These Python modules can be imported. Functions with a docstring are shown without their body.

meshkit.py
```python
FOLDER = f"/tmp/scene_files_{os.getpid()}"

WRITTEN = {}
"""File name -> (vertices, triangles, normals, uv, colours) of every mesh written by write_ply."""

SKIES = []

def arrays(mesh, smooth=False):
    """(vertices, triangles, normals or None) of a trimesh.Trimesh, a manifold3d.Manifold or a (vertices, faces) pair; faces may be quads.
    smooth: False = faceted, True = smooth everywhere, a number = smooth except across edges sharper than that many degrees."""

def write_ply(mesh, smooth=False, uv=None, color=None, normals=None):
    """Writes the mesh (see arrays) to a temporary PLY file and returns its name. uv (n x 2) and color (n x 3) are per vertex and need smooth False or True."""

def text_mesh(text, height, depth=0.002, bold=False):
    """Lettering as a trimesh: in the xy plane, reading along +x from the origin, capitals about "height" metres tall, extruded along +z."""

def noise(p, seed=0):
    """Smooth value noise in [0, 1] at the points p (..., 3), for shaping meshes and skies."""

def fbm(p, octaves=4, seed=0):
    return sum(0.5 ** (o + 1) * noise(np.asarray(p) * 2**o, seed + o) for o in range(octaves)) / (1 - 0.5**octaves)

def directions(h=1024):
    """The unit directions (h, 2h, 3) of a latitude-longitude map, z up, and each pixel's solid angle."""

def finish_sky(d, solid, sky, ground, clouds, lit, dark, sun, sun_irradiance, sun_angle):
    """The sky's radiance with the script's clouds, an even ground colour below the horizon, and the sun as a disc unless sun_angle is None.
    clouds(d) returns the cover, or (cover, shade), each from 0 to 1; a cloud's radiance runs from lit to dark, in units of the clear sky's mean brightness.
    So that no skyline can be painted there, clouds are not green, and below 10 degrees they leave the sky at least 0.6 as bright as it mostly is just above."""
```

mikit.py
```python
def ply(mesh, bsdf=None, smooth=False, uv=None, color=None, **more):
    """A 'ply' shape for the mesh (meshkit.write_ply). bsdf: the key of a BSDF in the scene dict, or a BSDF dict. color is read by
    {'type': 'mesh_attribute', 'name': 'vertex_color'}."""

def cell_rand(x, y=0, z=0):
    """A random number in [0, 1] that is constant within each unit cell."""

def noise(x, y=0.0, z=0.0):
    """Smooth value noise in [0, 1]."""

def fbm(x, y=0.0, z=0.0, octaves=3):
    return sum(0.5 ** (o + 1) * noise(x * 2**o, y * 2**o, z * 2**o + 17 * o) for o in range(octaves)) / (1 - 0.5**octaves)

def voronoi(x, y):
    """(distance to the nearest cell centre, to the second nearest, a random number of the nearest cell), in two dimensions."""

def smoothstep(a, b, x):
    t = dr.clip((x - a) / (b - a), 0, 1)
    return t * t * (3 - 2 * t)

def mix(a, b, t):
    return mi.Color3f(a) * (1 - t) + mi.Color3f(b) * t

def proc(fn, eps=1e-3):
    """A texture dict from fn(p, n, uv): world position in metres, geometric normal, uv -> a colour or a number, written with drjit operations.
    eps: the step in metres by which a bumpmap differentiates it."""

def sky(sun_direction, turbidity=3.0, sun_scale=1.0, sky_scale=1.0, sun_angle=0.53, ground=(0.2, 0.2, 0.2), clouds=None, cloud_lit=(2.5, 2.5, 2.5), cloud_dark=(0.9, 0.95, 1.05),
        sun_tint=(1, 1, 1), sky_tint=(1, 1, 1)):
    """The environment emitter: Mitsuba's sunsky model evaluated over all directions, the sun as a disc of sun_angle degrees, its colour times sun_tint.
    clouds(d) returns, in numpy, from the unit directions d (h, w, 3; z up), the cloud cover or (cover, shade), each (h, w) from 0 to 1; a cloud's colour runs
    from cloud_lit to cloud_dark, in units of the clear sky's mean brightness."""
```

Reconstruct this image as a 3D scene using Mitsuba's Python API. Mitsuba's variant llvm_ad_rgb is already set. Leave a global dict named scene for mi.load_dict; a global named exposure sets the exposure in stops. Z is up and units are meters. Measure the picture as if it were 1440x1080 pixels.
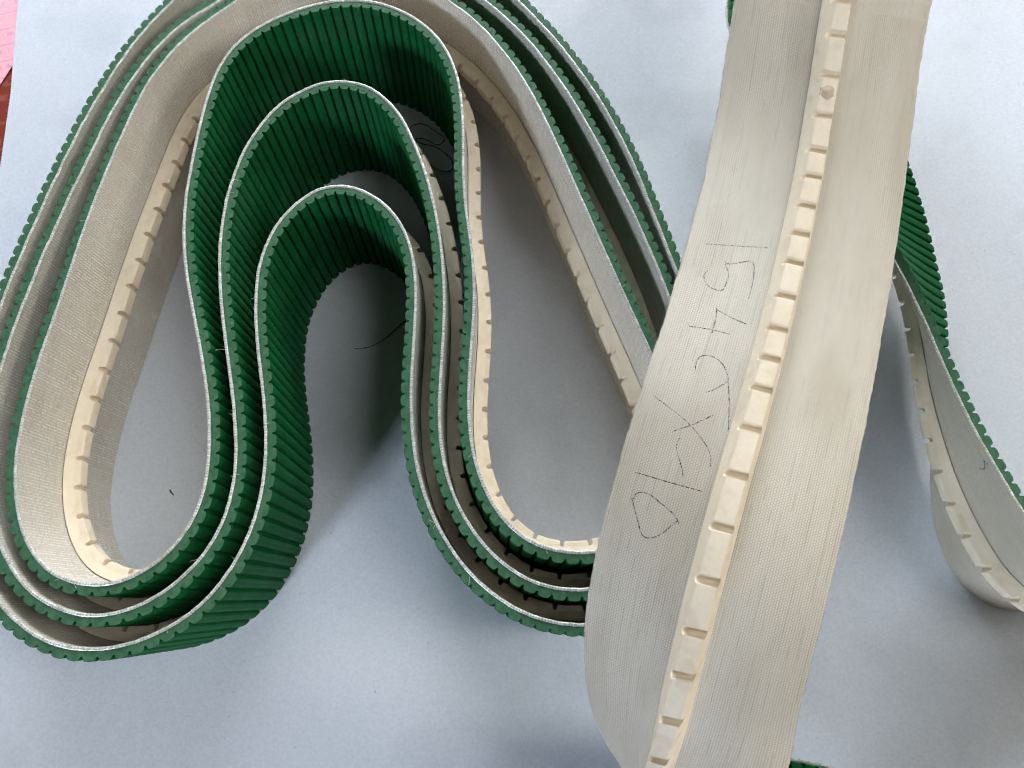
import math
import numpy as np
import trimesh
import mitsuba as mi
import drjit as dr
import mikit, meshkit
from mikit import proc, noise, fbm, smoothstep, mix, cell_rand
from scipy.interpolate import CubicSpline

# ---------------------------------------------------------------- camera, light, exposure
T = mi.ScalarTransform4f
EYE = np.array([0.0, 0.0, 0.253])
FWD = np.array([0.01836425, 0.30679065, -0.95159984])
UP = np.array([0.0, 0.951760339, 0.306842397])
exposure = 0.27
scene = {
    'type': 'scene',
    'camera': {'type': 'perspective', 'fov_axis': 'x', 'fov': 2 * math.degrees(math.atan(720 / 980)), 'near_clip': 0.01, 'far_clip': 20.0,
               'to_world': T().look_at(origin=EYE.tolist(), target=(EYE + FWD).tolist(), up=UP.tolist()),
               },
    'room_light': {'type': 'constant', 'radiance': {'type': 'rgb', 'value': [0.034, 0.0305, 0.0275]}},
}
labels = {}


def window_light(key, direction, dist, w, h, rgb, label):
    d = np.array(direction, float)
    d /= np.linalg.norm(d)
    pos = d * dist + np.array([0, 0.1, 0.0])
    scene[key] = {'type': 'rectangle', 'to_world': T().look_at(origin=pos.tolist(), target=[0, 0.1, 0], up=[0, 0, 1]).scale([w / 2, h / 2, 1]),
                  'bsdf': {'type': 'diffuse', 'reflectance': {'type': 'rgb', 'value': 0.1}}, 'emitter': {'type': 'area', 'radiance': {'type': 'rgb', 'value': rgb}}}
    labels[key] = {'label': label, 'category': 'window'}


window_light('window', (0.50, -0.12, 0.90), 1.4, 0.6, 0.6, [4.4, 4.4, 4.4], 'bright window high to the right of the table')
window_light('window_001', (0.0, 0.90, 0.44), 1.1, 0.9, 0.4, [12.6, 13.2, 14.0], 'wide window lighting the table from beyond its far side')
window_light('window_002', (-0.54, -0.745, 0.40), 1.9, 0.34, 0.30, [44.0, 50.0, 60.0], 'small far window lighting the table from the lower left')
window_light('window_003', (0.90, -0.10, 0.55), 1.6, 0.5, 0.4, [12.0, 11.4, 10.4], 'window low on the right side of the table')

DATA = {"D":[[856,1453,1143,611,1503,1136,1105,1437,1120],[847,1391,1118,603,1443,1107,1095,1374,1094],[839,1328,1092,595,1384,1077,1087,1309,1069],[830,1265,1069,587,1324,1051,1078,1241,1048],[818,1200,1049,577,1262,1029,1066,1172,1030],[805,1134,1034,565,1200,1011,1052,1102,1016],[790,1068,1023,551,1138,997,1037,1031,1006],[773,1002,1015,536,1075,987,1019,960,999],[754,936,1009,518,1012,979,1000,890,995],[734,870,1006,499,949,973,979,820,993],[713,804,1005,479,885,970,957,750,993],[691,739,1006,458,822,969,934,682,994],[668,674,1008,436,758,968,910,614,997],[644,609,1010,413,695,969,886,546,1001],[620,544,1014,389,630,970,861,480,1006],[595,480,1018,365,566,970,836,414,1010],[570,416,1021,341,501,968,810,348,1015],[545,351,1023,318,437,961,785,283,1018],[520,287,1023,296,371,951,761,219,1019],[496,222,1021,275,304,940,737,155,1018],[474,158,1014,254,236,924,715,92,1012],[454,94,1003,236,166,904,695,30,1001],[435,30,986,220,97,877,678,-31,985],[420,-32,963,209,26,842,663,-91,963],[406,-94,935,204,-44,799,650,-149,938],[394,-153,904,206,-113,747,639,-205,913],[385,-211,868,216,-180,689,629,-259,892],[377,-266,828,235,-243,626,617,-310,882],[371,-317,783,260,-297,562,597,-357,882],[369,-365,734,287,-341,500,566,-403,883],[372,-409,681,310,-373,443,532,-452,868],[380,-451,627,327,-394,392,507,-509,834],[394,-489,572,339,-405,348,497,-571,785],[415,-525,518,355,-408,311,500,-638,724],[442,-557,464,384,-409,278,511,-703,655],[477,-584,412,428,-408,248,530,-761,581],[517,-608,363,483,-409,223,556,-808,508],[565,-627,319,543,-410,204,589,-845,438],[618,-643,281,606,-413,190,632,-874,375],[677,-655,250,671,-417,183,684,-895,321],[740,-666,227,736,-421,178,743,-911,275],[806,-675,212,803,-427,184,809,-924,240],[873,-685,206,869,-435,196,877,-934,217],[940,-694,209,934,-444,213,947,-944,205],[1007,-704,220,997,-455,235,1017,-954,206],[1072,-715,239,1060,-466,260,1083,-964,218],[1134,-725,265,1121,-477,290,1147,-974,240],[1195,-734,296,1181,-486,323,1208,-983,270],[1253,-740,332,1240,-492,358,1265,-989,306],[1310,-743,371,1299,-494,397,1320,-991,345],[1365,-740,412,1356,-492,438,1373,-988,386],[1419,-733,454,1413,-484,481,1425,-981,427],[1472,-721,496,1468,-472,524,1476,-969,469],[1524,-705,538,1522,-456,567,1527,-953,510],[1577,-686,579,1575,-437,608,1578,-934,550],[1629,-664,619,1626,-416,647,1632,-912,590],[1682,-641,656,1677,-393,685,1688,-890,628],[1737,-618,692,1726,-370,720,1747,-866,663],[1793,-595,724,1775,-347,754,1812,-842,695],[1852,-572,754,1823,-326,787,1881,-818,722],[1913,-550,780,1870,-306,817,1955,-793,743],[1974,-526,801,1915,-287,844,2034,-766,758],[2036,-500,817,1957,-269,867,2115,-732,767],[2095,-470,826,1993,-249,886,2197,-690,767],[2151,-433,828,2023,-229,898,2278,-636,758],[2201,-390,822,2047,-210,903,2355,-569,742],[2245,-341,808,2067,-191,899,2424,-490,717],[2283,-288,787,2085,-173,887,2480,-404,686],[2312,-234,758,2103,-152,868,2521,-316,648],[2334,-180,723,2120,-127,842,2547,-232,604],[2346,-127,682,2134,-100,811,2558,-154,552],[2349,-77,635,2144,-71,778,2554,-82,492],[2343,-31,585,2151,-44,745,2535,-18,426],[2327,10,533,2153,-18,711,2501,38,355],[2301,43,480,2152,4,677,2451,82,284],[2266,66,429,2146,22,644,2387,111,215],[2223,78,383,2133,35,612,2314,121,154],[2173,77,343,2112,42,583,2234,112,104],[2117,65,311,2081,41,558,2154,88,65],[2058,44,287,2040,32,536,2075,57,38],[1996,20,271,1990,16,520,2002,25,21],[1933,-1,260,1932,-1,510,1933,-1,10],[1868,-14,254,1869,-13,504,1867,-15,4],[1804,-15,252,1805,-14,502,1803,-15,2],[1742,0,250,1743,0,500,1742,-1,0],[1686,28,250,1687,28,500,1687,28,0],[1639,70,250,1639,70,500,1642,70,0],[1601,122,249,1601,122,499,1609,123,0],[1572,183,250,1570,182,500,1589,186,0],[1549,247,251,1542,245,501,1579,256,3],[1530,314,253,1514,308,502,1576,329,8],[1514,381,256,1488,372,504,1579,403,16],[1503,449,259,1464,435,505,1586,475,25],[1496,517,261,1443,498,504,1596,546,34],[1492,586,261,1427,560,501,1609,615,42],[1491,655,260,1414,622,496,1624,684,50],[1493,723,258,1404,685,489,1639,754,58],[1498,792,255,1396,750,480,1655,823,63],[1505,860,251,1390,817,469,1671,892,67],[1511,928,247,1383,886,458,1685,959,70],[1514,996,245,1374,954,448,1693,1024,73],[1509,1062,248,1359,1021,444,1695,1085,82],[1497,1126,258,1337,1085,446,1688,1143,98],[1476,1186,275,1308,1145,456,1673,1199,122],[1448,1244,296,1274,1202,471,1652,1252,152],[1418,1301,318,1239,1259,488,1629,1304,185],[1388,1359,337,1204,1318,502,1607,1356,217],[1359,1420,352,1171,1381,512,1586,1408,246],[1333,1482,363,1139,1447,516,1565,1460,273],[1309,1546,369,1109,1515,516,1545,1513,296],[1285,1611,374,1078,1584,512,1524,1570,314],[1261,1675,377,1048,1653,505,1502,1630,327],[1237,1740,379,1017,1721,496,1478,1693,335],[1211,1805,380,984,1790,485,1453,1759,339],[1183,1870,381,951,1857,474,1426,1826,341],[1157,1935,380,921,1925,462,1400,1894,341],[1134,2000,380,895,1994,451,1379,1963,341],[1120,2064,379,878,2063,440,1365,2030,342],[1117,2129,380,872,2133,430,1362,2096,345],[1125,2193,381,879,2205,421,1371,2161,351],[1143,2258,383,896,2278,414,1390,2225,358],[1168,2323,386,920,2351,408,1415,2288,367],[1195,2388,390,948,2423,404,1442,2351,376],[1222,2453,395,975,2494,404,1468,2414,386],[1247,2519,402,1001,2563,407,1493,2478,397],[1270,2583,413,1024,2630,415,1516,2541,410],[1293,2647,428,1047,2694,428,1539,2602,426],[1316,2708,448,1071,2756,448,1562,2661,447],[1340,2765,475,1095,2815,475,1586,2717,475],[1366,2818,510,1121,2869,510,1611,2767,510],[1392,2864,553,1148,2917,553,1636,2811,553],[1416,2901,603,1173,2957,603,1660,2846,603],[1436,2928,660,1193,2986,660,1680,2869,660],[1450,2941,722,1208,3002,722,1693,2880,722],[1457,2941,787,1215,3005,787,1698,2877,787],[1455,2928,851,1214,2995,851,1696,2861,851],[1447,2902,913,1207,2971,913,1688,2833,913],[1434,2866,967,1194,2937,967,1674,2795,967],[1416,2822,1014,1177,2893,1014,1656,2750,1014],[1396,2770,1052,1156,2842,1053,1635,2698,1053],[1373,2713,1083,1133,2786,1083,1612,2641,1083],[1348,2653,1108,1109,2725,1108,1587,2581,1108],[1322,2591,1129,1083,2663,1129,1562,2518,1129],[1296,2527,1146,1056,2600,1146,1535,2455,1146],[1269,2464,1162,1030,2537,1161,1508,2392,1161],[1242,2401,1175,1003,2474,1175,1481,2329,1175],[1215,2339,1187,976,2412,1186,1454,2266,1186],[1187,2276,1196,948,2349,1196,1427,2204,1196],[1160,2215,1203,920,2286,1203,1399,2143,1203],[1132,2153,1207,892,2223,1207,1372,2082,1207],[1104,2091,1208,863,2158,1210,1344,2022,1208],[1075,2029,1208,834,2092,1210,1316,1962,1208],[1047,1966,1206,804,2026,1209,1289,1903,1206],[1018,1903,1204,774,1959,1208,1261,1845,1202],[988,1839,1202,744,1891,1206,1233,1787,1197],[959,1774,1200,714,1823,1204,1205,1730,1192],[932,1708,1197,686,1756,1200,1179,1673,1185],[907,1643,1192,661,1690,1193,1155,1615,1175],[885,1578,1182,640,1625,1181,1133,1557,1161],[868,1515,1166,623,1563,1161,1117,1498,1143]],"A":[[-1196,2141,0],[-1247,2064,0],[-1292,1982,0],[-1331,1897,0],[-1364,1811,0],[-1394,1722,0],[-1420,1633,0],[-1443,1543,0],[-1465,1453,0],[-1485,1362,0],[-1503,1270,0],[-1520,1179,0],[-1535,1087,0],[-1550,995,0],[-1562,903,0],[-1572,811,0],[-1579,718,0],[-1581,625,0],[-1577,532,0],[-1567,440,0],[-1549,348,0],[-1521,259,0],[-1484,174,0],[-1435,95,-1],[-1375,25,-1],[-1303,-34,-3],[-1221,-77,-4],[-1130,-97,-4],[-1037,-92,-5],[-948,-65,-6],[-867,-20,-8],[-799,43,-11],[-748,120,-13],[-713,206,-15],[-693,297,-16],[-687,390,-16],[-693,483,-15],[-706,575,-14],[-724,666,-13],[-743,757,-12],[-760,849,-10],[-770,941,-6],[-772,1034,-2],[-758,1126,2],[-725,1212,4],[-671,1287,4],[-596,1341,2],[-505,1350,-1],[-420,1312,-4],[-353,1249,-7],[-306,1168,-9],[-280,1079,-9],[-268,987,-8],[-265,894,-5],[-266,801,-2],[-268,708,-1],[-267,615,0],[-261,522,0],[-248,430,0],[-225,340,0],[-190,254,0],[-144,174,0],[-86,101,0],[-16,39,0],[64,-8,0],[152,-36,0],[245,-44,0],[337,-33,0],[425,-4,0],[505,44,0],[573,107,0],[626,183,0],[661,269,0],[679,360,0],[686,453,0],[684,546,0],[674,638,0],[658,730,0],[637,821,0],[613,910,0],[587,1000,0],[561,1089,0],[536,1179,0],[511,1268,0],[486,1358,0],[459,1447,0],[428,1535,0],[394,1621,0],[356,1706,0],[314,1789,0],[268,1870,0],[220,1949,0],[168,2027,0],[112,2101,0],[54,2174,0],[-9,2242,0],[-77,2306,0],[-150,2364,0],[-228,2414,0],[-311,2455,0],[-399,2487,0],[-489,2508,0],[-582,2514,0],[-674,2505,0],[-764,2481,0],[-850,2445,0],[-930,2399,0],[-1006,2344,0],[-1075,2282,0],[-1139,2214,0]],"B":[[-1110,2073,0],[-1173,2003,0],[-1226,1925,0],[-1269,1842,0],[-1305,1755,0],[-1334,1666,0],[-1359,1575,0],[-1381,1484,0],[-1403,1393,0],[-1423,1301,0],[-1442,1209,0],[-1461,1117,0],[-1477,1024,0],[-1492,931,0],[-1504,838,0],[-1513,745,0],[-1517,651,0],[-1515,557,0],[-1505,464,0],[-1486,372,0],[-1457,282,0],[-1416,198,0],[-1363,120,0],[-1296,55,0],[-1214,10,0],[-1122,-11,0],[-1030,1,0],[-945,40,0],[-873,101,0],[-818,177,0],[-785,264,0],[-773,357,0],[-777,451,0],[-791,544,0],[-810,636,0],[-832,727,0],[-854,819,0],[-874,910,0],[-891,1003,0],[-903,1096,0],[-908,1190,0],[-906,1284,-1],[-894,1377,-2],[-874,1468,-3],[-842,1557,-5],[-796,1639,-6],[-735,1709,-7],[-656,1760,-7],[-565,1782,-8],[-474,1762,-10],[-400,1706,-11],[-343,1631,-12],[-302,1547,-12],[-268,1459,-11],[-240,1370,-9],[-217,1279,-5],[-199,1186,-2],[-186,1093,-1],[-178,1000,0],[-174,906,0],[-175,812,0],[-178,718,0],[-181,624,0],[-179,530,0],[-168,437,0],[-144,346,0],[-105,261,0],[-52,184,0],[16,119,0],[97,72,0],[188,51,0],[281,55,0],[372,81,0],[454,127,0],[522,191,0],[569,272,0],[596,362,0],[607,455,0],[608,549,0],[600,643,0],[588,736,0],[571,828,0],[550,920,0],[526,1010,0],[499,1100,0],[469,1190,0],[438,1278,0],[404,1366,0],[370,1453,0],[335,1540,0],[297,1627,0],[258,1712,0],[214,1795,0],[167,1876,0],[116,1955,0],[59,2030,0],[-2,2101,0],[-69,2167,0],[-141,2227,0],[-217,2282,0],[-298,2330,0],[-383,2371,0],[-472,2400,0],[-565,2411,0],[-658,2399,0],[-746,2367,0],[-827,2320,0],[-901,2262,0],[-970,2198,0],[-1039,2135,0]],"C":[[-963,2144,0],[-1032,2079,0],[-1096,2009,0],[-1153,1933,-1],[-1200,1851,-5],[-1236,1763,-14],[-1263,1672,-26],[-1285,1579,-36],[-1304,1486,-41],[-1321,1393,-43],[-1337,1299,-42],[-1350,1205,-39],[-1362,1111,-35],[-1372,1016,-31],[-1383,922,-28],[-1395,828,-25],[-1407,733,-22],[-1415,639,-19],[-1418,544,-15],[-1414,449,-11],[-1399,355,-7],[-1371,264,-5],[-1327,181,-3],[-1261,113,-2],[-1174,76,0],[-1079,73,0],[-992,108,1],[-922,171,0],[-875,254,0],[-855,346,0],[-855,441,0],[-866,536,0],[-885,629,0],[-909,721,0],[-936,812,0],[-964,903,0],[-991,994,0],[-1013,1086,0],[-1029,1180,0],[-1038,1274,0],[-1040,1369,0],[-1038,1464,0],[-1033,1559,0],[-1026,1654,0],[-1015,1748,0],[-994,1841,0],[-955,1927,0],[-895,2000,1],[-820,2058,2],[-736,2103,4],[-646,2135,4],[-552,2148,4],[-458,2138,3],[-370,2104,1],[-292,2051,-1],[-227,1981,-2],[-181,1898,-4],[-151,1808,-5],[-135,1715,-6],[-127,1620,-6],[-124,1525,-4],[-122,1430,-2],[-117,1335,-1],[-107,1241,0],[-94,1146,0],[-84,1052,0],[-80,957,0],[-82,862,0],[-87,767,0],[-92,672,0],[-92,577,0],[-84,483,0],[-63,390,0],[-26,303,0],[31,227,0],[109,174,0],[201,152,0],[296,157,0],[385,187,0],[460,246,0],[507,328,0],[528,420,0],[530,515,0],[516,609,0],[491,700,0],[460,790,0],[428,879,0],[395,969,0],[363,1058,0],[331,1148,0],[300,1237,0],[268,1327,0],[237,1416,0],[205,1506,0],[172,1595,0],[137,1683,0],[98,1770,0],[54,1854,0],[4,1935,0],[-52,2012,0],[-115,2083,0],[-185,2147,0],[-263,2202,0],[-346,2247,0],[-436,2278,0],[-529,2296,0],[-624,2298,0],[-718,2284,0],[-807,2253,0],[-889,2204,0]],"ink":[[[68.81,0.91],[67.56,0.77],[66.1,0.62]],[[72.77,0.8],[71.93,0.73],[71.31,0.67],[72.77,0.66],[77.36,0.65],[81.32,0.65]],[[72.56,0.8],[74.02,0.79],[75.9,0.77],[78.61,0.77],[80.69,0.78],[80.9,0.82],[79.86,0.86],[77.98,0.88],[76.31,0.87]],[[85.9,0.78],[89.03,0.77],[92.79,0.77]],[[92.58,0.88],[91.95,0.78],[91.95,0.69]],[[86.32,0.78],[87.57,0.7],[88.2,0.63]],[[103.42,0.79],[101.54,0.8],[99.67,0.79],[98.83,0.74],[99.87,0.69],[102.38,0.65],[103.63,0.64],[105.3,0.66],[106.96,0.69],[108.01,0.72]],[[102.17,0.65],[108.63,0.61],[115.3,0.58]],[[111.97,0.94],[114.26,0.84],[115.93,0.77],[118.64,0.69],[120.93,0.64],[124.69,0.61]],[[113.01,0.66],[116.76,0.74],[119.27,0.81]],[[120.31,0.77],[122.81,0.77],[126.15,0.73],[128.65,0.71]],[[130.32,0.92],[130.53,0.76],[130.53,0.61]],[[135.74,0.9],[137.41,0.88],[140.74,0.84],[143.04,0.8],[142.83,0.77],[140.74,0.72],[138.03,0.68]],[[135.95,0.89],[134.49,0.88],[134.28,0.82],[135.11,0.78],[136.16,0.73],[138.66,0.67]]],"notch":[0.0,8.26,18.52,29.27,39.03,46.54,54.8,63.05,71.31,80.82,89.82,97.83,105.59,115.35,126.11,137.11,147.87,158.38,167.64,178.15,188.91],"lump":[[[23.14,0.5],[23.35,0.49]]],"mark":[[[622.79,0.87],[621.98,0.9],[622.96,0.93],[624.13,0.94],[622.87,0.96]]]}

# ---------------------------------------------------------------- materials
def principled(color, rough=0.5, spec=0.4, bump=None, bump_scale=1.0, eps=1e-4, **kw):
    b = {'type': 'principled', 'base_color': proc(color) if callable(color) else {'type': 'rgb', 'value': list(color)}, 'roughness': proc(rough) if callable(rough) else rough, 'specular': spec, **kw}
    if bump is not None:
        b = {'type': 'bumpmap', 'arbitrary': {**proc(bump, eps=eps)}, 'scale': bump_scale, 'bsdf': b}
    return {'type': 'twosided', 'bsdf': b}


# belt surfaces carry uv in millimetres: u along the belt, v across it; v above 500 marks a cut edge
def fabric_color(p, n, uv):
    s, v = uv.x, uv.y
    streak = 0.5 + 0.6 * (fbm(s * 0.03, v * 0.35, 3.0, 3) - 0.5)
    fine = noise(s * 0.25, v * 4.0, 9.0)
    spots = smoothstep(0.70, 0.9, noise(s * 0.35, v * 5.0, 21.0)) * smoothstep(0.45, 0.7, fbm(s * 0.04, v * 0.25, 5.0, 2))
    stain = smoothstep(0.5, 0.8, fbm(s * 0.03, v * 0.09, 31.0, 3))
    c = mix((0.54, 0.485, 0.375), (0.62, 0.572, 0.47), streak)
    c = mix(c, (0.45, 0.385, 0.28), 0.45 * stain)
    c = c * (0.965 + 0.05 * fine)
    col = v / 2.1 - dr.floor(v / 2.1)
    dash = smoothstep(0.09, 0.04, dr.abs(col - 0.5)) * smoothstep(0.5, 0.75, noise(s * 0.22, dr.floor(v / 2.1) * 3.0, 6.0))
    c = mix(c, (0.32, 0.28, 0.22), 0.16 * spots + 0.33 * dash)
    a, b = weave(s, v)
    c = c * (0.74 + 0.33 * a)
    cut = smoothstep(400.0, 500.0, v)
    fuzz = noise(s * 2.2, p.z * 3000.0, 4.0)
    return mix(c, mix((0.32, 0.33, 0.27), (0.66, 0.65, 0.58), fuzz) * (0.82 + 0.25 * smoothstep(0.3, 0.7, 0.5 + 0.5 * dr.sin(s * 7.5 + p.z * 0.0))), cut)


def lined_color(p, n, uv):
    # the same fabric where its bright weft threads stand out one by one
    s, v = uv.x, uv.y
    k = dr.floor(s / 0.96)
    f = s / 0.96 - k
    line = smoothstep(0.24, 0.10, dr.abs(f - 0.5)) * smoothstep(0.2, 0.5, noise(v * 2.6, k * 7.0, 3.0)) * (0.4 + 0.6 * cell_rand(k))
    c = fabric_color(p, n, uv) * mi.Color3f(1.08, 1.10, 1.17)
    return mix(c, (0.88, 0.87, 0.82), 0.75 * line * smoothstep(500.0, 400.0, v))


def weave(s, v):
    x, y = s / 0.66, v / 0.56
    i = dr.floor(y)
    xx = x + 0.5 * (i - 2 * dr.floor(i * 0.5))
    fx, fy = xx - dr.floor(xx) - 0.5, y - i - 0.5
    h = dr.clip(1.0 - 3.2 * (fx * fx) - 3.6 * (fy * fy), 0, 1)
    return h, i


def fabric_bump(p, n, uv):
    h, i = weave(uv.x, uv.y)
    return h + 0.35 * noise(uv.x * 0.8, uv.y * 3.0, 2.0)


def rubber_color(p, n, uv):
    s, v = uv.x, uv.y
    w = fbm(s * 0.12, v * 0.12, 7.0, 3)
    sp = noise(s * 3.0, v * 3.0, 1.0)
    c = mix((0.003, 0.070, 0.018), (0.006, 0.104, 0.031), w)
    c = mix(c, (0.02, 0.14, 0.05), 0.3 * smoothstep(0.72, 0.95, sp))
    dust = smoothstep(0.45, 0.75, fbm(p.x * 70.0, p.y * 70.0, p.z * 50.0, 3)) * (0.4 + 0.6 * sp)
    c = mix(c, (0.045, 0.13, 0.075), 0.28 * dust)
    cut = smoothstep(400.0, 500.0, v)
    d = fbm(p.x * 900.0, p.y * 900.0, p.z * 400.0, 2)
    return mix(c, mix((0.028, 0.092, 0.046), (0.072, 0.16, 0.092), d), cut)


def rubber_bump(p, n, uv):
    s, v = uv.x, uv.y
    f = dr.abs(s * 0.25 - dr.floor(s * 0.25) - 0.5)
    bead = 0.5 + 0.5 * dr.cos(v * 6.8 + 2.0 * noise(s * 0.25, v * 0.2, 1.0))
    return 0.5 * noise(s * 1.1, v * 1.5, 3.0) + 0.35 * noise(s * 4.0, v * 4.0, 8.0) + bead * (0.2 + 1.3 * smoothstep(0.25, 0.36, f) + 0.5 * smoothstep(0.07, 0.03, f))


def guide_color(p, n, uv):
    w = fbm(p.x * 120.0, p.y * 120.0, p.z * 120.0, 3)
    g = noise(p.x * 1500.0, p.y * 1500.0, p.z * 1500.0)
    c = mix((0.70, 0.60, 0.44), (0.77, 0.68, 0.53), w)
    st = smoothstep(0.52, 0.75, fbm(p.x * 260.0, p.y * 260.0, p.z * 260.0, 3))
    c = mix(c, (0.55, 0.45, 0.31), 0.3 * st)
    return c * (0.96 + 0.06 * g)


def guide_bump(p, n, uv):
    return noise(p.x * 900.0, p.y * 900.0, p.z * 900.0)


def paper_color(p, n, uv):
    m = fbm(p.x * 14.0, p.y * 14.0, 0.0, 4)
    g = noise(p.x * 1600.0, p.y * 1600.0, 2.0)
    c = mix((0.555, 0.60, 0.655), (0.60, 0.63, 0.675), m)
    sm = smoothstep(0.55, 0.8, fbm(p.x * 45.0, p.y * 45.0, 9.0, 3))
    c = c * (1.0 - 0.06 * sm)
    c = c * (0.94 + 0.10 * g)
    dot = smoothstep(0.90, 0.97, noise(p.x * 1700.0, p.y * 1700.0, 11.0)) * smoothstep(0.80, 0.86, noise(p.x * 420.0, p.y * 420.0, 5.0))
    return mix(c, (0.25, 0.25, 0.27), 0.5 * dot)


def paper_bump(p, n, uv):
    return fbm(p.x * 700.0, p.y * 700.0, 0.0, 3)


def pink_color(p, n, uv):
    # printed form: faint ruled lines and rows of small illegible dashes
    a = p.x * 0.94 + p.y * 0.34
    b = -p.x * 0.34 + p.y * 0.94
    g = noise(p.x * 1300.0, p.y * 1300.0, 4.0)
    c = mix((0.80, 0.38, 0.46), (0.84, 0.46, 0.52), g)
    fb = b / 0.009 - dr.floor(b / 0.009)
    fa = a / 0.021 - dr.floor(a / 0.021)
    line = smoothstep(0.05, 0.02, dr.abs(fb - 0.5)) + smoothstep(0.02, 0.008, dr.abs(fa - 0.5))
    dash = smoothstep(0.16, 0.10, dr.abs(fb - 0.12)) * smoothstep(0.5, 0.56, noise(a * 900.0, dr.floor(b / 0.009), 2.0))
    return mix(c, (0.55, 0.20, 0.28), dr.clip(0.45 * line + 0.4 * dash, 0, 1))


def table_color(p, n, uv):
    g = fbm(p.x * 60.0, p.y * 9.0, 1.0, 4)
    w = smoothstep(0.55, 0.75, fbm(p.x * 300.0, p.y * 300.0, 3.0, 2))
    return mix(mix((0.16, 0.022, 0.014), (0.27, 0.05, 0.03), g), (0.36, 0.14, 0.10), 0.4 * w)


def ink_color(p, n, uv):
    k = smoothstep(0.30, 0.62, noise(p.x * 2600.0, p.y * 2600.0, p.z * 2600.0))
    return mix((0.45, 0.43, 0.39), (0.03, 0.03, 0.035), 0.3 + 0.68 * k)


scene['fabric'] = principled(fabric_color, 0.34, 0.85, fabric_bump, 0.00011, 6e-5, metallic=0.12)
scene['lined_fabric'] = principled(lined_color, 0.34, 0.85, fabric_bump, 0.00011, 6e-5, metallic=0.12)
scene['rubber'] = principled(rubber_color, 0.55, 0.08, rubber_bump, 0.00016, 8e-5)
scene['guide_rubber'] = principled(guide_color, 0.5, 0.35, guide_bump, 0.00003)
scene['paper'] = principled(paper_color, 0.75, 0.25, paper_bump, 0.00004)
scene['pink_paper'] = principled(pink_color, 0.7, 0.25)
scene['varnish'] = principled(table_color, 0.35, 0.5)
scene['ink'] = principled(ink_color, 0.45, 0.4)
scene['thread'] = principled((0.62, 0.60, 0.52), 0.6, 0.3)
scene['dark_hair'] = principled((0.02, 0.02, 0.022), 0.4, 0.4)
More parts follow.
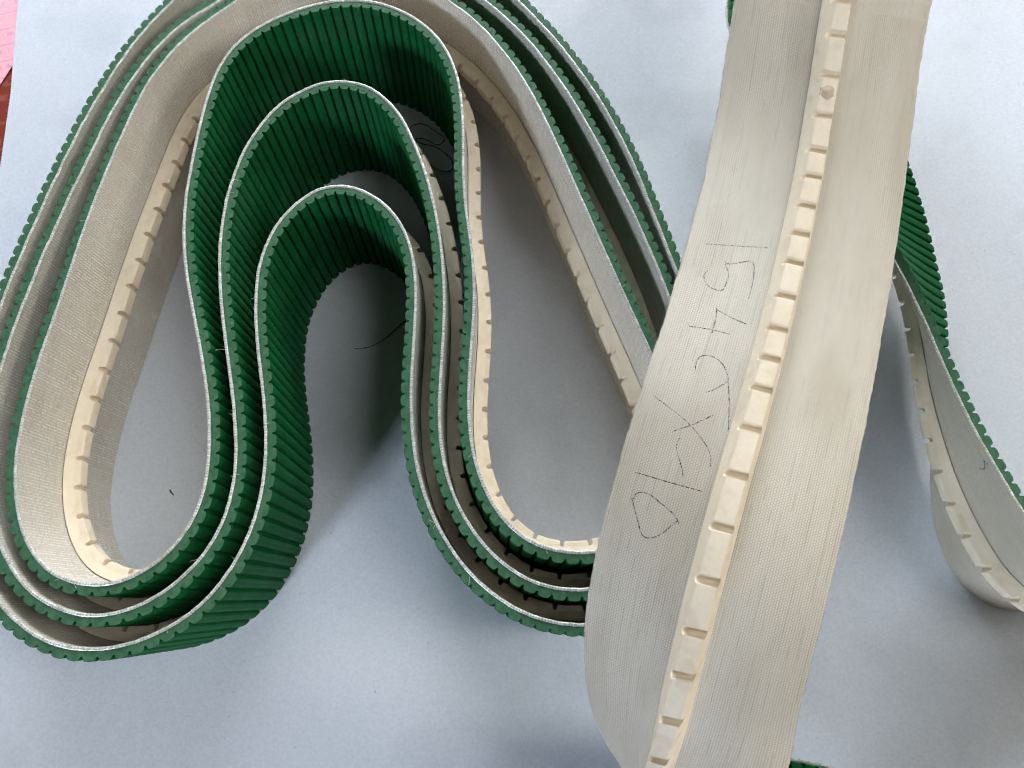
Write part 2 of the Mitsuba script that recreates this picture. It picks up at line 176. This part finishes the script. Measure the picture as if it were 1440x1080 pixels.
scene['grime'] = principled((0.50, 0.39, 0.29), 0.75, 0.15)


def add(key, mesh, m, smooth=False, uv=None):
    base, k = key, 0
    while key in scene:
        k += 1
        key = f'{base}_{k:03d}'
    scene[key] = mikit.ply(mesh, m, smooth=smooth, uv=uv)
    return key


# ---------------------------------------------------------------- the surroundings: table, white paper, pink slip
def slab(outline, z0, z1, bump=0.0, seed=0):
    from shapely.geometry import Polygon
    m = trimesh.creation.extrude_polygon(Polygon(outline), z1 - z0, engine='earcut')
    m.apply_translation([0, 0, z0])
    return m


table = trimesh.creation.box([1.6, 1.6, 0.03])
table.apply_translation([0, 0.1, -0.0165])
add('table', table, 'varnish')
labels['table'] = {'label': 'red brown varnished table top under the white paper', 'category': 'table', 'kind': 'structure'}
yy = np.array([[-0.2262, 0.60], [-0.2252, 0.36], [-0.2248, 0.2913], [-0.2198, 0.2658], [-0.2174, 0.2495], [-0.2122, 0.2146], [-0.2085, 0.1768], [-0.2037, 0.1167], [-0.199, 0.02], [-0.197, -0.12], [-0.196, -0.4]])
paper = slab(np.vstack([yy, [[0.55, -0.4], [0.55, 0.6]]]), -0.0003, 0.0)
add('white_paper', paper, 'paper')
labels['white_paper'] = {'label': 'large sheet of bluish white paper spread on the table under the belts', 'category': 'paper'}
pink = slab(np.array([[-0.2235, 0.2024], [-0.2150, 0.2300], [-0.2140, 0.30], [-0.30, 0.33], [-0.36, 0.30], [-0.30, 0.16]]), -0.0009, -0.0007)
add('pink_slip', pink, 'pink_paper')
labels['pink_slip'] = {'label': 'pink printed paper slip tucked under the white paper at its left edge', 'category': 'paper'}


# ---------------------------------------------------------------- belts
W = 0.050            # belt width
NF = 0.00046         # half thickness of the fabric ply
NB = -0.00190        # outer face of the green base
ND = -0.00318        # tips of the ribs
PITCH, BLOCK = 0.0040, 0.0104


class Belt:
    """Maps belt coordinates (s along, u across 0..1 from the lower to the upper edge, n off the fabric towards its white side) to space."""

    def __init__(self, rails):  # rails (k, 3, 3): centre, upper edge, lower edge
        c = np.vstack([rails[:, 0], rails[:1, 0]])
        s = np.r_[0, np.cumsum(np.linalg.norm(np.diff(c, axis=0), axis=1))]
        self.sp = CubicSpline(s, np.concatenate([rails, rails[:1]]), bc_type='periodic')
        self.d = self.sp.derivative()
        # arc length
        t = np.linspace(0, s[-1], 8001)
        q = self.sp(t)[:, 0]
        a = np.r_[0, np.cumsum(np.linalg.norm(np.diff(q, axis=0), axis=1))]
        self.t, self.a, self.L = t, a, a[-1]

    def __call__(self, s, u, n, jit=None):
        s, u, n = np.broadcast_arrays(np.asarray(s, float), np.asarray(u, float), np.asarray(n, float))
        t = np.interp(np.mod(s, self.L), self.a, self.t)
        wc, wt, wb = 4 * u * (1 - u), u * (2 * u - 1), (1 - u) * (1 - 2 * u)
        dc, dt, db = 4 - 8 * u, 4 * u - 1, 4 * u - 3
        R, D = self.sp(t), self.d(t)
        f = lambda X, a, b, c: X[..., 0, :] * a[..., None] + X[..., 1, :] * b[..., None] + X[..., 2, :] * c[..., None]
        P, ds, du = f(R, wc, wt, wb), f(D, wc, wt, wb), f(R, dc, dt, db)
        N = np.cross(du, ds)
        N /= np.linalg.norm(N, axis=-1, keepdims=True)
        return P + N * n[..., None]


def grid(belt, s, prof, uvs, closed=True):
    """One strip of surface: s stations times a cross-section polyline prof (u, n)."""
    prof = np.asarray(prof, float)
    S, U = np.meshgrid(s, prof[:, 0], indexing='ij')
    Nn = np.broadcast_to(prof[:, 1], S.shape)
    return S, U.copy(), Nn.copy()


def faces(ns, nu, closed):
    i, j = np.meshgrid(np.arange(ns if closed else ns - 1), np.arange(nu - 1), indexing='ij')
    k = (i + 1) % ns
    a, b, c, d = i * nu + j, k * nu + j, k * nu + j + 1, i * nu + j + 1
    return np.stack([a, b, c, d], -1).reshape(-1, 4)


def assemble(belt, strips, closed=True):
    V, Fc, UV, off = [], [], [], 0
    for S, U, N, cut in strips:
        P = belt(S, U, N).reshape(-1, 3)
        f = faces(*S.shape, closed)
        V.append(P)
        Fc.append(f + off)
        UV.append(np.stack([S * 1000, np.full_like(S, 1000.0) if cut else U * W * 1000], -1).reshape(-1, 2))
        off += len(P)
    f = np.vstack(Fc)
    return trimesh.Trimesh(np.vstack(V), np.vstack([f[:, [0, 1, 2]], f[:, [0, 2, 3]]]), process=False), np.vstack(UV)


def n1(x, seed):
    x = np.asarray(x, float)
    return meshkit.noise(np.stack([x, np.full_like(x, seed * 3.7), np.full_like(x, 0.5)], -1), seed)


def build_belt(key, rails, label, nu, seed, rng, notches=None):
    b = Belt(rails)
    labels[key] = {'label': label, 'category': 'conveyor belt', 'group': 'toothed conveyor belts lying on the paper'}
    # white fabric ply with slightly frayed edges
    ns = int(b.L / 0.0007)
    s = np.arange(ns) / ns * b.L
    fray_t = 1 + (0.35 * (n1(s * 900, seed) - 0.5) + 0.5 * (n1(s * 160, seed + 1) - 0.5)) * 0.0006 / W * 2
    fray_b = 0 - (n1(s * 900, seed + 2) - 0.4) * 0.0004 / W
    jn = 0.00018 * (n1(s * 1100, seed + 3) - 0.5)
    us = np.linspace(0, 1, nu)
    U = fray_b[:, None] * (1 - us) + fray_t[:, None] * us
    S = np.repeat(s[:, None], nu, 1)
    J = jn[:, None] * (us > 0.999)
    strips = [(S, U, np.full_like(S, NF) + J, False), (S, U[:, ::-1], np.full_like(S, -NF) + J[:, ::-1], False)]
    for e, sg, U1 in ((1, 1, fray_t), (0, -1, fray_b)):
        nn = np.linspace(NF, -NF, 4) * sg
        S4 = np.repeat(s[:, None], 4, 1)
        crown = np.array([0, 0.00022, 0.00022, 0]) / W * sg
        jj = (rng.random((ns, 4)) - 0.5) * np.array([0, 1, 1, 0]) * 0.00022 / W
        strips.append((S4, U1[:, None] + crown + jj, nn[None] + (jn[:, None] if e else 0), True))
    m, uv = assemble(b, strips)
    scene_key = add(key + '__fabric_lining', m, 'lined_fabric' if notches is None else 'fabric', True, uv)
    # green base
    ns = int(b.L / 0.0012)
    s = np.arange(ns) / ns * b.L
    e1 = 0.9955 + 0.004 * (n1(s * 350, seed + 5) - 0.5)
    e0 = 0.004 + 0 * e1
    k = max(nu // 2, 3)
    us = np.linspace(0, 1, k)
    U = e0[:, None] * (1 - us) + e1[:, None] * us
    S = np.repeat(s[:, None], k, 1)
    strips = [(S, U[:, ::-1], np.full_like(S, NB), False)]
    for sg, U1 in ((1, e1), (-1, e0)):
        nn = np.linspace(-NF + 0.00002, NB, 3)[::sg]
        S3 = np.repeat(s[:, None], 3, 1)
        strips.append((S3, np.repeat(U1[:, None], 3, 1), np.broadcast_to(nn, S3.shape).copy(), True))
    m, uv = assemble(b, strips)
    cover = add(key + '__rubber_cover', m, 'rubber', True, uv)
    # ribs across the green side
    nr = int(round(b.L / PITCH))
    p = b.L / nr
    prof = np.array([[0.497, 0], [0.455, 0.05], [0.42, 0.2], [0.40, 0.45], [0.375, 0.68], [0.32, 0.87], [0.2, 0.97], [0.0, 1.0]])
    prof = np.vstack([prof, (prof[:-1] * [-1, 1])[::-1]])
    for i in range(nr):
        sc = (i + 0.5) * p
        m = len(prof)
        nk = 33
        uu = np.linspace(0.004, 0.9945 + 0.003 * rng.random(), nk)
        S = np.repeat((sc + prof[:, 0] * p)[:, None], nk, 1)
        hgt = 1 + 0.12 * (rng.random((1, nk)) - 0.5)
        Nn = NB + prof[:, 1][:, None] * (ND - NB) * hgt + 0.00001
        bead = (np.arange(nk) % 2 * 2 - 1) * 0.00013 + 0.00009 * (rng.random(nk) - 0.5)
        bead[[0, -1]] = 0
        flank = ((prof[:, 1] > 0.1) & (prof[:, 1] < 0.99)) * np.sign(prof[:, 0])
        S = S + 0.00010 * (meshkit.noise(np.c_[np.arange(nk) * 0.25, np.full(nk, i * 1.7), np.full(nk, 0.5)], seed)[None] - 0.5) + flank[:, None] * bead[None]
        Ug = np.repeat(uu[None], m, 0)
        P = b(S, Ug, Nn).reshape(-1, 3)
        f = faces(m, nk, False)
        fs = np.vstack([f[:, [0, 1, 2]], f[:, [0, 2, 3]]])
        uv = np.stack([np.repeat((i + 0.5 + prof[:, 0])[:, None] * 4.0, nk, 1), Ug * W * 1000], -1).reshape(-1, 2)
        # the two cut ends
        ends, off = [], len(P)
        V, UV = [P], [uv]
        for e in (nk - 1, 0):
            ring = P.reshape(m, nk, 3)[:, e]
            V.append(ring)
            UV.append(np.stack([S[:, e] * 1000, np.full(m, 1000.0)], -1))
            for j in range((m - 1) // 2):
                a, c = off + j, off + m - 1 - j
                q = [[a, a + 1, c - 1], [a, c - 1, c]]
                ends += q if e else [t[::-1] for t in q]
            off += m
        mesh = trimesh.Trimesh(np.vstack(V), np.vstack([fs, np.array(ends)]), process=False)
        mesh.remove_unreferenced_vertices
        add(f'{cover}__rib', mesh, 'rubber', True, np.vstack(UV))
    # cream guide along the middle of the white side, notched into blocks
    c = 0.5
    g0, g1, g2 = 0.0037 / W, 0.00250 / W, 0.00200 / W
    h1, h2 = 0.0029, 0.0048
    ns = int(b.L / 0.002)
    s = np.arange(ns) / ns * b.L
    pr = [(c - g0, NF + 0.00012), (c - g1, NF + h1), (c + g1, NF + h1), (c + g0, NF + 0.0003)]
    strips = []
    for a, d in zip(pr[:-1], pr[1:]):
        S = np.repeat(s[:, None], 2, 1)
        strips.append((S, np.broadcast_to([a[0], d[0]], S.shape).copy(), np.broadcast_to([a[1], d[1]], S.shape).copy(), False))
    m, uv = assemble(b, strips)
    m.invert()
    strip = add(key + '__guide_strip', m, 'guide_rubber', True, uv)
    if notches is None:
        nb = int(round(b.L / BLOCK))
        cuts = np.arange(nb) * b.L / nb + 0.0004 * (rng.random(nb) - 0.5)
    else:
        rest = b.L - (notches[-1] - notches[0])
        k = int(round(rest / BLOCK))
        cuts = np.r_[notches, notches[-1] + np.arange(1, k) * rest / k]
    nb = len(cuts)
    lev = [(0.0, 0.00003), (0.00010, 0.00033), (0.00035, 0.00062), (0.0007, 0.00075), (0.0015, 0.00082), (0.00178, 0.00092), (0.0019, 0.00112)]
    tt = np.array([-1, -0.93, -0.5, 0, 0.5, 0.93, 1])
    for i in range(nb):
        s0, s1 = cuts[i], cuts[i + 1] if i + 1 < nb else cuts[0] + b.L
        sc, p = (s0 + s1) / 2, s1 - s0
        rings = []
        for z, gap in lev:
            hs = 0.5 - gap * (0.85 + 0.3 * rng.random()) / p
            wu = g1 + (g2 - g1) * z / (h2 - h1)
            if z > 0.00185:
                wu -= 0.00028 / W
            elif z > 0.0017:
                wu -= 0.0001 / W
            side = [(x * hs * p, -wu) for x in tt] + [(hs * p, 0.0)] + [(x * hs * p, wu) for x in tt[::-1]] + [(-hs * p, 0.0)]
            # rounded corners in plan
            side = [(x * (0.985 if abs(abs(y) - wu) < 1e-9 and abs(abs(x) - hs * p) < 1e-9 else 1), y) for x, y in side]
            rings.append([(sc + x, c + y, NF + h1 + z) for x, y in side])
        R = np.array(rings)
        m = R.shape[1]
        R[-1, :, 0] += 0.0001 * (rng.random(m) - 0.5)
        R[..., 2] += 0.00012 * (rng.random() - 0.5) * (R[..., 2] > NF + h1 + 0.002)
        P = b(R[..., 0], R[..., 1], R[..., 2]).reshape(-1, 3)
        fs = []
        for l in range(len(lev) - 1):
            for j in range(m):
                k2 = (j + 1) % m
                a0, a1, b0, b1 = l * m + j, l * m + k2, (l + 1) * m + j, (l + 1) * m + k2
                fs += [[a0, b0, b1], [a0, b1, a1]]
        top = b(sc, c, NF + h2)[None]
        ti = len(P)
        for j in range(m):
            fs.append([(len(lev) - 1) * m + j, ti, (len(lev) - 1) * m + (j + 1) % m])
        mesh = trimesh.Trimesh(np.vstack([P, top]), np.array(fs), process=False)
        add(f'{strip}__block', mesh, 'guide_rubber', 40)
    # loose fibres along the upper fabric edge
    V, Fc = [], []
    for _ in range(420):
        s0, n0 = rng.random() * b.L, (rng.random() - 0.5) * 2 * NF
        ln = 0.0004 + 0.0011 * rng.random() ** 3
        q = np.linspace(0, 1, 4)
        dsd, dn = rng.normal(0, 0.7, 2)
        pts = b(s0 + dsd * ln * q ** 1.5, 1 - 0.0002 / W + 0.6 * ln / W * q * (1 - 0.4 * q), n0 + dn * ln * q ** 1.4)
        r = 0.000045
        for o in range(3):
            pass
        tan = np.gradient(pts, axis=0)
        tan /= np.linalg.norm(tan, axis=1, keepdims=True)
        x = np.cross(tan, [0.3, 0.5, 0.81])
        x /= np.linalg.norm(x, axis=1, keepdims=True)
        y = np.cross(tan, x)
        ring = np.concatenate([pts + r * (math.cos(a) * x + math.sin(a) * y) for a in (0, 2.09, 4.19)])
        base = sum(map(len, V))
        V.append(ring)
        for j in range(3):
            for k in range(3):
                a, d = j * 4 + k, ((j + 1) % 3) * 4 + k
                Fc += [[base + a, base + d, base + d + 1], [base + a, base + d + 1, base + a + 1]]
    add(scene_key + '__loose_fibres', trimesh.Trimesh(np.vstack(V), np.array(Fc), process=False), 'thread')
    labels[scene_key + '__loose_fibres'] = {'label': 'loose fibres along the cut fabric edge', 'kind': 'stuff'}
    return b


def standing(rows):
    a = np.array(rows, float) / 1e4
    xy, lean = a[:, :2], a[:, 2]
    t = np.roll(xy, -1, 0) - np.roll(xy, 1, 0)
    t /= np.linalg.norm(t, axis=1, keepdims=True)
    out = np.stack([t[:, 1], -t[:, 0]], 1)
    top = np.c_[xy, np.full(len(xy), W)]
    bot = np.c_[xy + out * lean[:, None], np.full(len(xy), 0.0002)]
    return np.stack([(top + bot) / 2, top, bot], 1)


rng = np.random.default_rng(7)
belt_c = build_belt('conveyor_belt', standing(DATA['C']), 'innermost of the three nested green belts, its cream notched guide in full view', 5, 11, rng)
belt_b = build_belt('conveyor_belt_001', standing(DATA['B']), 'middle one of the three nested green belts, between the innermost and the outermost', 5, 23, rng)
belt_a = build_belt('conveyor_belt_002', standing(DATA['A']), 'outermost of the three nested green belts, outlining the outside of the big arch', 5, 37, rng)
belt_d = build_belt('conveyor_belt_003', np.array(DATA['D'], float).reshape(-1, 3, 3) / 1e4, 'belt draped over the nested ones, handwriting on its white fabric, cream guide facing up', 17, 51, rng, np.array(DATA['notch']) / 1000)


# handwriting and a small pen mark on the fabric of the draped belt
def ink_mesh(b, strokes, width):
    V, Fc, off = [], [], 0
    for st in strokes:
        st = np.array(st)
        if len(st) > 2:
            k = np.r_[0, np.cumsum(np.hypot(np.diff(st[:, 0]), np.diff(st[:, 1]) * 50))]
            cs = CubicSpline(k, st) if len(st) > 3 else (lambda q, k=k, st=st: np.stack([np.interp(q, k, st[:, 0]), np.interp(q, k, st[:, 1])], 1))
            st = cs(np.linspace(0, k[-1], max(8, int(k[-1] / 0.25))))
        else:
            ln = np.hypot(*( (st[1] - st[0]) * [1, 50]))
            st = st[0] + (st[1] - st[0]) * np.linspace(0, 1, max(6, int(ln / 0.25)))[:, None]
        s, u = st[:, 0] / 1000, st[:, 1]
        u = u + (rng.random(len(u)) - 0.5) * 0.00004 / W
        ds, du = np.gradient(s), np.gradient(u) * W
        l = np.hypot(ds, du)
        w = width * (0.4 + 1.3 * n1(np.arange(len(s)) * 0.5, 5))
        w[0] = w[-1] = width * 1.6
        a = b(s - du / l * w / 2, u + ds / l * w / 2 / W, NF + 0.00006)
        c = b(s + du / l * w / 2, u - ds / l * w / 2 / W, NF + 0.00006)
        V += [a, c]
        n = len(s)
        i = np.arange(n - 1)
        Fc.append(np.vstack([np.stack([i, i + n, i + n + 1], 1), np.stack([i, i + n + 1, i + 1], 1)]) + off)
        off += 2 * n
    return trimesh.Trimesh(np.vstack(V), np.vstack(Fc), process=False)


GROUPS = [[0], [1, 2], [3, 4, 5], [6, 7], [8, 9, 10], [11], [12, 13]]
for g in GROUPS:
    add('conveyor_belt_003__fabric_lining__pen_character', ink_mesh(belt_d, [DATA['ink'][i] for i in g], 0.00021), 'ink')
add('conveyor_belt_003__fabric_lining__pen_mark', ink_mesh(belt_d, DATA['mark'], 0.0004), 'ink')


# a lump of dried glue on the guide of the draped belt
lump = trimesh.creation.icosphere(subdivisions=3, radius=1.0)
v = lump.vertices * (1 + 0.5 * (meshkit.noise(lump.vertices * 2.2 + 5, 3)[:, None] - 0.5))
s_l = float(DATA['lump'][0][0][0]) / 1000
lump.vertices = belt_d(s_l + v[:, 0] * 0.0019, 0.505 + v[:, 1] * 0.0017 / W, NF + 0.0046 + v[:, 2] * 0.0007)
lump.fix_normals()
add('conveyor_belt_003__guide_strip__glue_lump', lump, 'grime', True)
labels['conveyor_belt_003__guide_strip__glue_lump'] = {'label': 'greyish lump stuck on top of the guide'}


# ---------------------------------------------------------------- hairs and a speck on the paper
def tube(pts, r0, r1, n=60):
    pts = np.array(pts, float)
    k = np.r_[0, np.cumsum(np.linalg.norm(np.diff(pts, axis=0), axis=1))]
    q = CubicSpline(k, pts)(np.linspace(0, k[-1], n))
    tan = np.gradient(q, axis=0)
    tan /= np.linalg.norm(tan, axis=1, keepdims=True)
    x = np.cross(tan, [0, 0, 1.0])
    x /= np.linalg.norm(x, axis=1, keepdims=True)
    y = np.cross(tan, x)
    tt = np.linspace(0, 1, n)
    r = (r0 + (r1 - r0) * tt)[:, None]
    ang = np.arange(6) * np.pi / 3
    V = np.stack([q + r * (math.cos(a) * x + math.sin(a) * y) for a in ang], 1).reshape(-1, 3)
    f = []
    for i in range(n - 1):
        for j in range(6):
            a, c = i * 6 + j, i * 6 + (j + 1) % 6
            f += [[a, a + 6, c + 6], [a, c + 6, c]]
    for i, sg in ((0, 1), ((n - 1) * 6, -1)):
        for j in range(1, 5):
            f.append([i, i + j, i + j + 1][::sg])
    m = trimesh.Trimesh(V, np.array(f), process=False)
    m.fix_normals()
    return m


mm = lambda L: np.array(L) / 1000.0
add('dark_hair_strand', tube(mm([[-56.5, 96.1, .2], [-52.1, 96.0, .5], [-47.3, 97.6, .8], [-42.5, 101.2, 1.2], [-38.8, 104.7, 1.6], [-34.6, 108.3, 1.8]]), 0.00008, 0.00028), 'dark_hair', True)
labels['dark_hair_strand'] = {'label': 'short curved dark hair lying on the paper inside the smallest green arch', 'category': 'hair'}
loop = [[-40.5, 194.8, .4], [-39.1, 196.3, .5], [-37.4, 198.1, .8], [-34.3, 198.9, 1.2], [-30.6, 197.4, 1.5], [-26.6, 194.5, 1.3], [-23.5, 191.0, 1.4], [-25.5, 188.0, 1.7], [-31.9, 190.9, 1.6],
        [-35.6, 191.2, 1.0], [-34.0, 189.6, .8], [-29.0, 188.3, .7], [-24.5, 185.6, .8], [-21.2, 182.5, 1.0], [-19.6, 179.2, 1.1], [-20.1, 176.1, .9], [-23.0, 175.4, .6], [-27.0, 177.1, .5], [-30.7, 179.9, .4]]
add('tangled_hair', tube(mm(loop), 0.0002, 0.00022, 160), 'dark_hair', True)
labels['tangled_hair'] = {'label': 'looped dark hair lying on the paper between two green arches', 'category': 'hair'}
add('lint_speck', tube(mm([[-118.6, 41.4, .25], [-117.9, 40.4, .3], [-117.0, 39.6, .25]]), 0.00025, 0.00018, 8), 'dark_hair', True)
labels['lint_speck'] = {'label': 'tiny dark speck on the paper inside the left lobe', 'category': 'lint'}
